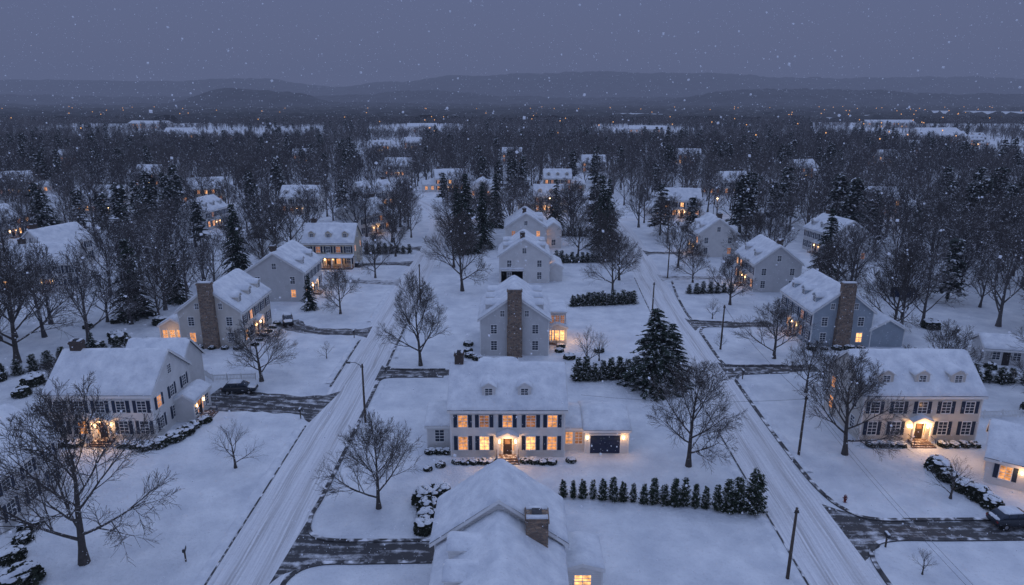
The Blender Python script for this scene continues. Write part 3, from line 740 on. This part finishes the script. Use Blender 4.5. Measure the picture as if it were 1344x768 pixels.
for kd, pts in pl_.items():
    b = MB()
    for X, Y, s_ in pts:
        t = R.uniform(0, 6.283); h2 = s_/2; cs, sn = math.cos(t)*h2, math.sin(t)*h2
        b.add([(X-cs+sn, Y-sn-cs, 0), (X+cs+sn, Y+sn-cs, 0), (X+cs-sn, Y+sn+cs, 0), (X-cs-sn, Y-sn+cs, 0)], [(0,1,2,3)])
    nm = "pine_woodland" if kd in (3,4) else "bare_woodland"
    par = obj(nm, b.mesh(nm, M['bark_forest']))
    par.instance_type = 'FACES'; par.use_instance_faces_scale = True; par.instance_faces_scale = 1.
    par.show_instancer_for_render = False; par.show_instancer_for_viewport = False
    obj("woodland_tree", KM[kd], parent=par)
def canz(x, y):
    for cx, cy, rx, ry in CLEAR + [(-800,1800,160,260),(300,1750,150,330),(900,1900,200,330),(-200,2300,300,300),(1400,2200,300,350),(-1500,2300,250,350),(-350,1600,90,220),(620,1500,90,240),(1000,1450,120,220),(1250,1750,160,260)]:
        if ((x-cx)/rx)**2 + ((y-cy)/ry)**2 < 1: return -2
    return 9 + 5*nz(x*.01, y*.01) + R.uniform(-4.5, 4.5)
grid_mesh("distant_forest_canopy", lin(-2900, 2900, 420), lin(1180, 3400, 150), canz, M['canopy'], False)
def ridge(prof, yc, dy, step, rough=7):
    xs = lin(prof[0][0], prof[-1][0], int((prof[-1][0]-prof[0][0])/step)); ys = lin(yc-dy, yc+dy, 26)
    def z(x, y):
        for (xa, za), (xb, zb) in zip(prof, prof[1:]):
            if xa <= x <= xb:
                t = (x-xa)/(xb-xa); t = t*t*(3-2*t); h_ = za+(zb-za)*t; break
        else: h_ = 0
        u = abs(y-yc)/dy; b_ = (1-u*u)**2 if u < 1 else 0
        return -3 + h_*b_*(1+.12*nz(x*.002, y*.003)) + 12*nz(x*.006,y*.006)*b_ + R.uniform(-1,1)*rough*b_
    grid_mesh("wooded_hill", xs, ys, z, M['hill'], False)
ridge([(-2700,14),(-1700,18),(-1560,28),(-1300,88),(-1050,76),(-800,24),(-300,20),(400,14)], 3300, 450, 16, 5)
ridge([(300,8),(700,30),(1200,92),(1700,84),(2400,66),(3200,74)], 3700, 500, 16, 5)
ridge([(-3600,70),(-2600,55),(-1300,60),(-500,98),(0,60),(500,48),(1500,60),(3500,60)], 4700, 500, 22, 6)
ridge([(-6800,190),(-5000,235),(-3600,215),(-2600,245),(-1900,170),(-1300,210),(-300,280),(700,310),(1800,300),(3000,245),(4500,262),(6800,230)], 7300, 900, 36, 6)

# ------------------------------------------------------------------ poles, wires, furniture
POLES = [(-18.3,77.6,8.),(32.6,69.7,7.4),(23.3,49,6.8),(25.4,118,7.5),(33.8,104,7.5),(-18.2,130,8.),(35.3,150,8.)]
for x, y, hh_ in POLES:
    b = MB(); b.tube([Vector((0,0,-.2)), Vector((.02,0,hh_*.5)), Vector((.05,0,hh_))], [.15,.13,.10], 10, True)
    root = empty("utility_pole", (x,y,0)); obj("pole", b.mesh("pole", M['pole'], True), parent=root)
    b2 = MB()
    for q_ in (-.12,.16): b2.tube([Vector((q_,-.1,hh_-.35)), Vector((q_,-.1,hh_-.15))], [.05,.03], 8, True)
    b2.box(-.2,.24,-.12,-.08,hh_-.42,hh_-.35)
    obj("insulators", b2.mesh("insulators", M['metal']), parent=root)
    if (x,y) == (-18.3,77.6):
        b = MB(); b.tube([Vector((0,0,hh_-.3)), Vector((-.8,0,hh_+.2)), Vector((-1.5,0,hh_+.2))], [.04,.04,.04], 6, True); b.box(-1.9,-1.35,-.12,.12,hh_+.1,hh_+.25)
        obj("lamp_arm", b.mesh("lamp_arm", M['metal']), parent=root)
def wire(p, q_, sag=.8):
    b = MB(); P=[]
    for i in range(17):
        t = i/16; v = Vector(p).lerp(Vector(q_), t); v.z -= sag*4*t*(1-t); P.append(v)
    b.tube(P, [.014]*17, 4); obj("power_line", b.mesh("power_line", M['metal']))
for dx in (-.1, .16):
    wire((32.6+dx,69.6,7.2-dx),(33.8+dx,104,7.3-dx)); wire((33.8+dx,104,7.3),(35.3+dx,150,7.8)); wire((32.6+dx,69.5,7.2-dx*3),(31.5+dx,30,7.2-dx*3))
wire((-18.3,77.5,7.8),(-18.2,130,7.8)); wire((32.6,69.5,7.1),(8,73,6.),.6)
def mailbox(x, y, r=0):
    root = empty("mailbox", (x,y,0), r)
    b = MB(); b.box(-.06,.06,-.06,.06,0,1.05); b.box(-.05,.05,-.3,.3,1.05,1.12); obj("post", b.mesh("post", M['pole']), parent=root)
    b = MB(); vs=[]; K=8
    for yy in (-.32,.32):
        vs += [Vector((-.13,yy,1.12)), Vector((.13,yy,1.12))] + [Vector((.13*math.cos(math.pi*j/K), yy, 1.3+.13*math.sin(math.pi*j/K))) for j in range(K+1)]
    m_ = K+3; b.add(vs, [tuple(range(m_)), tuple(range(m_, 2*m_))[::-1]] + [(i, (i+1)%m_, m_+(i+1)%m_, m_+i) for i in range(m_)])
    obj("box", b.mesh("box", M['metal']), parent=root)
    b = MB(); b.box(-.1,.1,-.3,.3,1.425,1.5); obj("snow_cap", b.mesh("snow_cap", M['snow']), parent=root)
mailbox(-28.6,51.2,.3); mailbox(33.4,91.8,0); mailbox(-26.8,79,0); mailbox(-26.8,109.5); mailbox(33.8,53.2)
root = empty("fire_hydrant", (33.5,60.4,0)); b = MB()
b.tube([Vector((0,0,0)),Vector((0,0,.06)),Vector((0,0,.061)),Vector((0,0,.6)),Vector((0,0,.62)),Vector((0,0,.72)),Vector((0,0,.8)),Vector((0,0,.84))],[.2,.2,.13,.13,.17,.15,.07,.04],12,True)
b.tube([Vector((-.24,0,.48)),Vector((.24,0,.48))],[.07,.07],8,True); b.tube([Vector((0,-.22,.42)),Vector((0,0,.42))],[.09,.09],8,True)
obj("body", b.mesh("body", M['red'], False), parent=root)
for x, y in [(12,236),(70,236),(-19,222)]:
    root = empty("street_lamp", (x,y,0)); b = MB(); b.tube([Vector((0,0,0)),Vector((0,0,5.5)),Vector((.3,0,6.)),Vector((1.1,0,6.1))],[.1,.07,.05,.05],8,True); obj("post", b.mesh("post", M['metal']), parent=root)
    b = MB(); b.tube([Vector((1.1,0,6.15)),Vector((1.1,0,6.1)),Vector((1.1,0,5.9))],[.1,.3,.22],10,True); obj("lamp_head", b.mesh("lamp_head", M['lamp']), parent=root)
    L = bpy.data.lights.new("lamp_light",'POINT'); L.energy=200; L.color=(1,.55,.22); L.shadow_soft_size=.2; o=bpy.data.objects.new("lamp_light",L); COL.objects.link(o); o.location=(1.1,0,5.6); o.parent=root
def fence(p, q_, n):
    root = empty("picket_fence", (p[0],p[1],0), math.atan2(q_[1]-p[1], q_[0]-p[0])); L = math.hypot(q_[0]-p[0], q_[1]-p[1]); b = MB()
    for i in range(n+1):
        x = L*i/n; b.box(x-.06,x+.06,-.06,.06,0,1.15)
    b.box(0,L,-.09,-.062,.3,.4); b.box(0,L,-.09,-.062,.85,.95)
    x = .15
    while x < L: b.box(x-.045,x+.045,-.12,-.092,.1,1.05); x += .2
    obj("pickets", b.mesh("pickets", M['trim']), parent=root)
    b = MB(); b.box(0,L,-.085,-.065,.951,1.0); obj("snow_cap", b.mesh("snow_cap", M['snow']), parent=root)
fence((57.5,79),(72,80),6); fence((-43,91),(-37,91.5),3); fence((-47,95),(-43,91),3)
def ring_loft(b, secs, K=14):
    o = len(b.v)
    for (x, zl, zh, hw, p) in secs:
        for j in range(K):
            t = 2*math.pi*(j+.5)/K; c_, s_ = math.cos(t), math.sin(t)
            y = hw*math.copysign(abs(c_)**p, c_); z = (zl+zh)/2 + (zh-zl)/2*math.copysign(abs(s_)**p, s_)
            b.v.append(Vector((x,y,z)))
    for i in range(len(secs)-1):
        for j in range(K): b.f.append((o+i*K+j, o+(i+1)*K+j, o+(i+1)*K+(j+1)%K, o+i*K+(j+1)%K))
    b.f.append(tuple(o+j for j in range(K))); b.f.append(tuple(o+(len(secs)-1)*K+j for j in range(K)))
def car(x, y, rot):
    root = empty("parked_car", (x,y,0), rad(rot))
    b = MB(); ring_loft(b, [(-2.3,.5,.85,.7,.4),(-2.22,.38,.98,.84,.35),(-1.6,.32,1.04,.9,.3),(-.6,.3,1.04,.92,.3),(.8,.3,1.03,.92,.3),(1.7,.33,.96,.89,.3),(2.15,.38,.85,.82,.35),(2.3,.48,.72,.68,.4)])
    obj("body", b.mesh("body", M['carpaint'], True), parent=root)
    b = MB(); ring_loft(b, [(-2.05,.95,1.02,.74,.35),(-1.7,.95,1.42,.72,.35),(-1.2,.95,1.58,.70,.35),(.2,.95,1.6,.70,.35),(.7,.95,1.45,.71,.35),(1.25,.95,1.04,.76,.35)])
    obj("windows", b.mesh("windows", M['dark'], True), parent=root)
    b = MB()
    for sg in (-1,1):
        for (xa,xb) in ((-1.25,-1.18),(-.35,-.27)): b.box(xa,xb,sg*.70-.03,sg*.70+.03,1.0,1.5)
    obj("pillars", b.mesh("pillars", M['carpaint']), parent=root)
    b = MB(); h_ = MB()
    for X in (-1.45,1.45):
        for sg in (-1,1):
            b.tube([Vector((X,sg*.68,.33)),Vector((X,sg*.93,.33))],[.33,.33],20,True); h_.tube([Vector((X,sg*.90,.33)),Vector((X,sg*.945,.33))],[.2,.17],12,True)
    obj("wheels", b.mesh("wheels", M['tyre']), parent=root); obj("wheel_rims", h_.mesh("wheel_rims", M['hub']), parent=root)
    b = MB(); ring_loft(b, [(-1.5,1.5,1.55,.5,.5),(-1.2,1.5,1.68,.66,.5),(.1,1.52,1.7,.66,.5),(.35,1.5,1.56,.5,.5)]); ring_loft(b, [(1.1,.95,1.05,.6,.5),(1.4,.9,1.1,.78,.5),(2.0,.8,.98,.72,.5),(2.2,.75,.85,.5,.5)]); ring_loft(b,[(-2.25,.85,1.0,.5,.5),(-2.1,.9,1.1,.7,.5),(-1.95,.95,1.1,.6,.5)])
    obj("snow_cover", b.mesh("snow_cover", M['snow'], True), parent=root)
    b = MB(); b.box(-2.3,-2.24,-.78,-.5,.7,.85); b.box(-2.3,-2.24,.5,.78,.7,.85); obj("tail_lights", b.mesh("tail_lights", M['taillight']), parent=root)
car(-37.6, 87.2, 4); car(-40.6, 117.6, -70); car(47.8, 56.6, 3); car(-39.5,161.5,0)
# distant mill buildings: long low gabled blocks
for x, y, w, d in [(-300,660,34,14),(-345,720,30,14),(395,640,40,16),(440,720,44,16),(540,1000,70,20),(-500,960,60,18),(150,780,40,16),(-110,860,36,14)]:
    H = House("mill_building", (x,y,0), R.uniform(-15,15), 'white', int(x)); H.gable(w, d, 7., 3.5)
    n8 = int(w/6)
    for i in range(n8):
        for z8 in (1.2, 4.4): H.window(-w/2+3+6*i, z8, w=1.6, h=1.6, k=H.pick(.35), shut=False)
    H.done()
b = MB(); b2 = MB()
for i in range(110):
    y = R.uniform(420, 2300); x = R.uniform(-.75,.75)*y; zt_ = R.uniform(13,17); s_ = .22+y*.00034
    if i > 80: x = R.uniform(.3,.72)*y
    b.tube([Vector((x,y,0)),Vector((x,y,zt_))],[.15,.1],5); b2.tube([Vector((x,y,zt_)),Vector((x,y,zt_+s_)),Vector((x,y,zt_+2*s_))],[s_*.6,s_,s_*.4],8,True)
root = empty("distant_town_lamps"); obj("lamp_posts", b.mesh("lamp_posts", M['metal']), parent=root); obj("lamp_globes", b2.mesh("lamp_globes", M['lit_hi']), parent=root)

# ------------------------------------------------------------------ falling snow
b = MB(); rr = random.Random(99)
def flake(x, y, z, s_):
    u = Vector((rr.gauss(0,1),rr.gauss(0,1),rr.gauss(0,1))).normalized()
    v = u.orthogonal().normalized(); w = u.cross(v)
    b.add([Vector((x,y,z))+d_*s_ for d_ in (u,-u,v,-v,w,-w)], [(0,2,4),(2,1,4),(1,3,4),(3,0,4),(2,0,5),(1,2,5),(3,1,5),(0,3,5)])
for i in range(42000):
    y = 6 + 110*rr.random(); flake(rr.uniform(-.85,.85)*y + rr.uniform(-6,6), y, rr.uniform(1, 39+.25*y), rr.uniform(.008,.022)*(1+y*.009))
obj("falling_snow", b.mesh("falling_snow", M['flake']))

# ------------------------------------------------------------------ haze
m_, n, l, p = newmat("snow_haze_glow"); n.remove(p)
DEN = 1/5200.; F = (.102, .128, .232)
ab = n.new("ShaderNodeVolumeAbsorption"); ab.inputs["Color"].default_value = (0,0,0,1); ab.inputs["Density"].default_value = DEN
em = n.new("ShaderNodeEmission"); em.inputs["Color"].default_value = (*F,1); em.inputs["Strength"].default_value = DEN  # haze glows by itself: emission stands in for scattered sky light
ad = n.new("ShaderNodeAddShader"); l.new(ab.outputs[0], ad.inputs[0]); l.new(em.outputs[0], ad.inputs[1]); l.new(ad.outputs[0], n["Material Output"].inputs["Volume"])
b = MB(); b.box(-8900,8900,-390,9400,-6,420); hz = obj("snow_haze_glow", b.mesh("snow_haze_glow", m_))

# ------------------------------------------------------------------ sky + light
w = bpy.data.worlds.new("World"); scene.world = w; w.use_nodes = True
n = w.node_tree.nodes; l = w.node_tree.links; bg = n["Background"]
tc = n.new("ShaderNodeTexCoord"); sx = n.new("ShaderNodeSeparateXYZ"); l.new(tc.outputs["Generated"], sx.inputs[0])
cr = n.new("ShaderNodeValToRGB"); l.new(sx.outputs[2], cr.inputs[0]); e = cr.color_ramp.elements
e[0].position = 0; e[0].color = (.125,.145,.25,1); e[1].position = 1; e[1].color = (.385,.49,.81,1)
for ps, cc in ((.13,(.118,.146,.272,1)),(.28,(.25,.31,.515,1)),(.5,(.31,.385,.635,1))):
    q_ = e.new(ps); q_.color = cc
sk = n.new("ShaderNodeTexSky"); sk.sky_type = 'NISHITA'; sk.sun_disc = False; sk.sun_elevation = rad(1.); sk.sun_rotation = rad(200)
mx = n.new("ShaderNodeMix"); mx.data_type = 'RGBA'; mx.blend_type = 'ADD'; mx.inputs[0].default_value = .004
l.new(cr.outputs[0], mx.inputs[6]); l.new(sk.outputs[0], mx.inputs[7]); l.new(mx.outputs[2], bg.inputs[0]); bg.inputs[1].default_value = 1.
L = bpy.data.lights.new("sun", 'SUN'); L.energy = .16; L.angle = rad(40); L.color = (.76,.83,1.)
o = bpy.data.objects.new("sun", L); COL.objects.link(o); o.rotation_euler = (rad(-35), rad(20), 0)

cam = bpy.data.cameras.new("camera"); cam.lens = 24; cam.sensor_width = 36; cam.clip_end = 30000; cam.clip_start = .1
co = bpy.data.objects.new("camera", cam); COL.objects.link(co); co.location = (0,0,39); co.rotation_euler = (rad(90-15.8), 0, 0); scene.camera = co
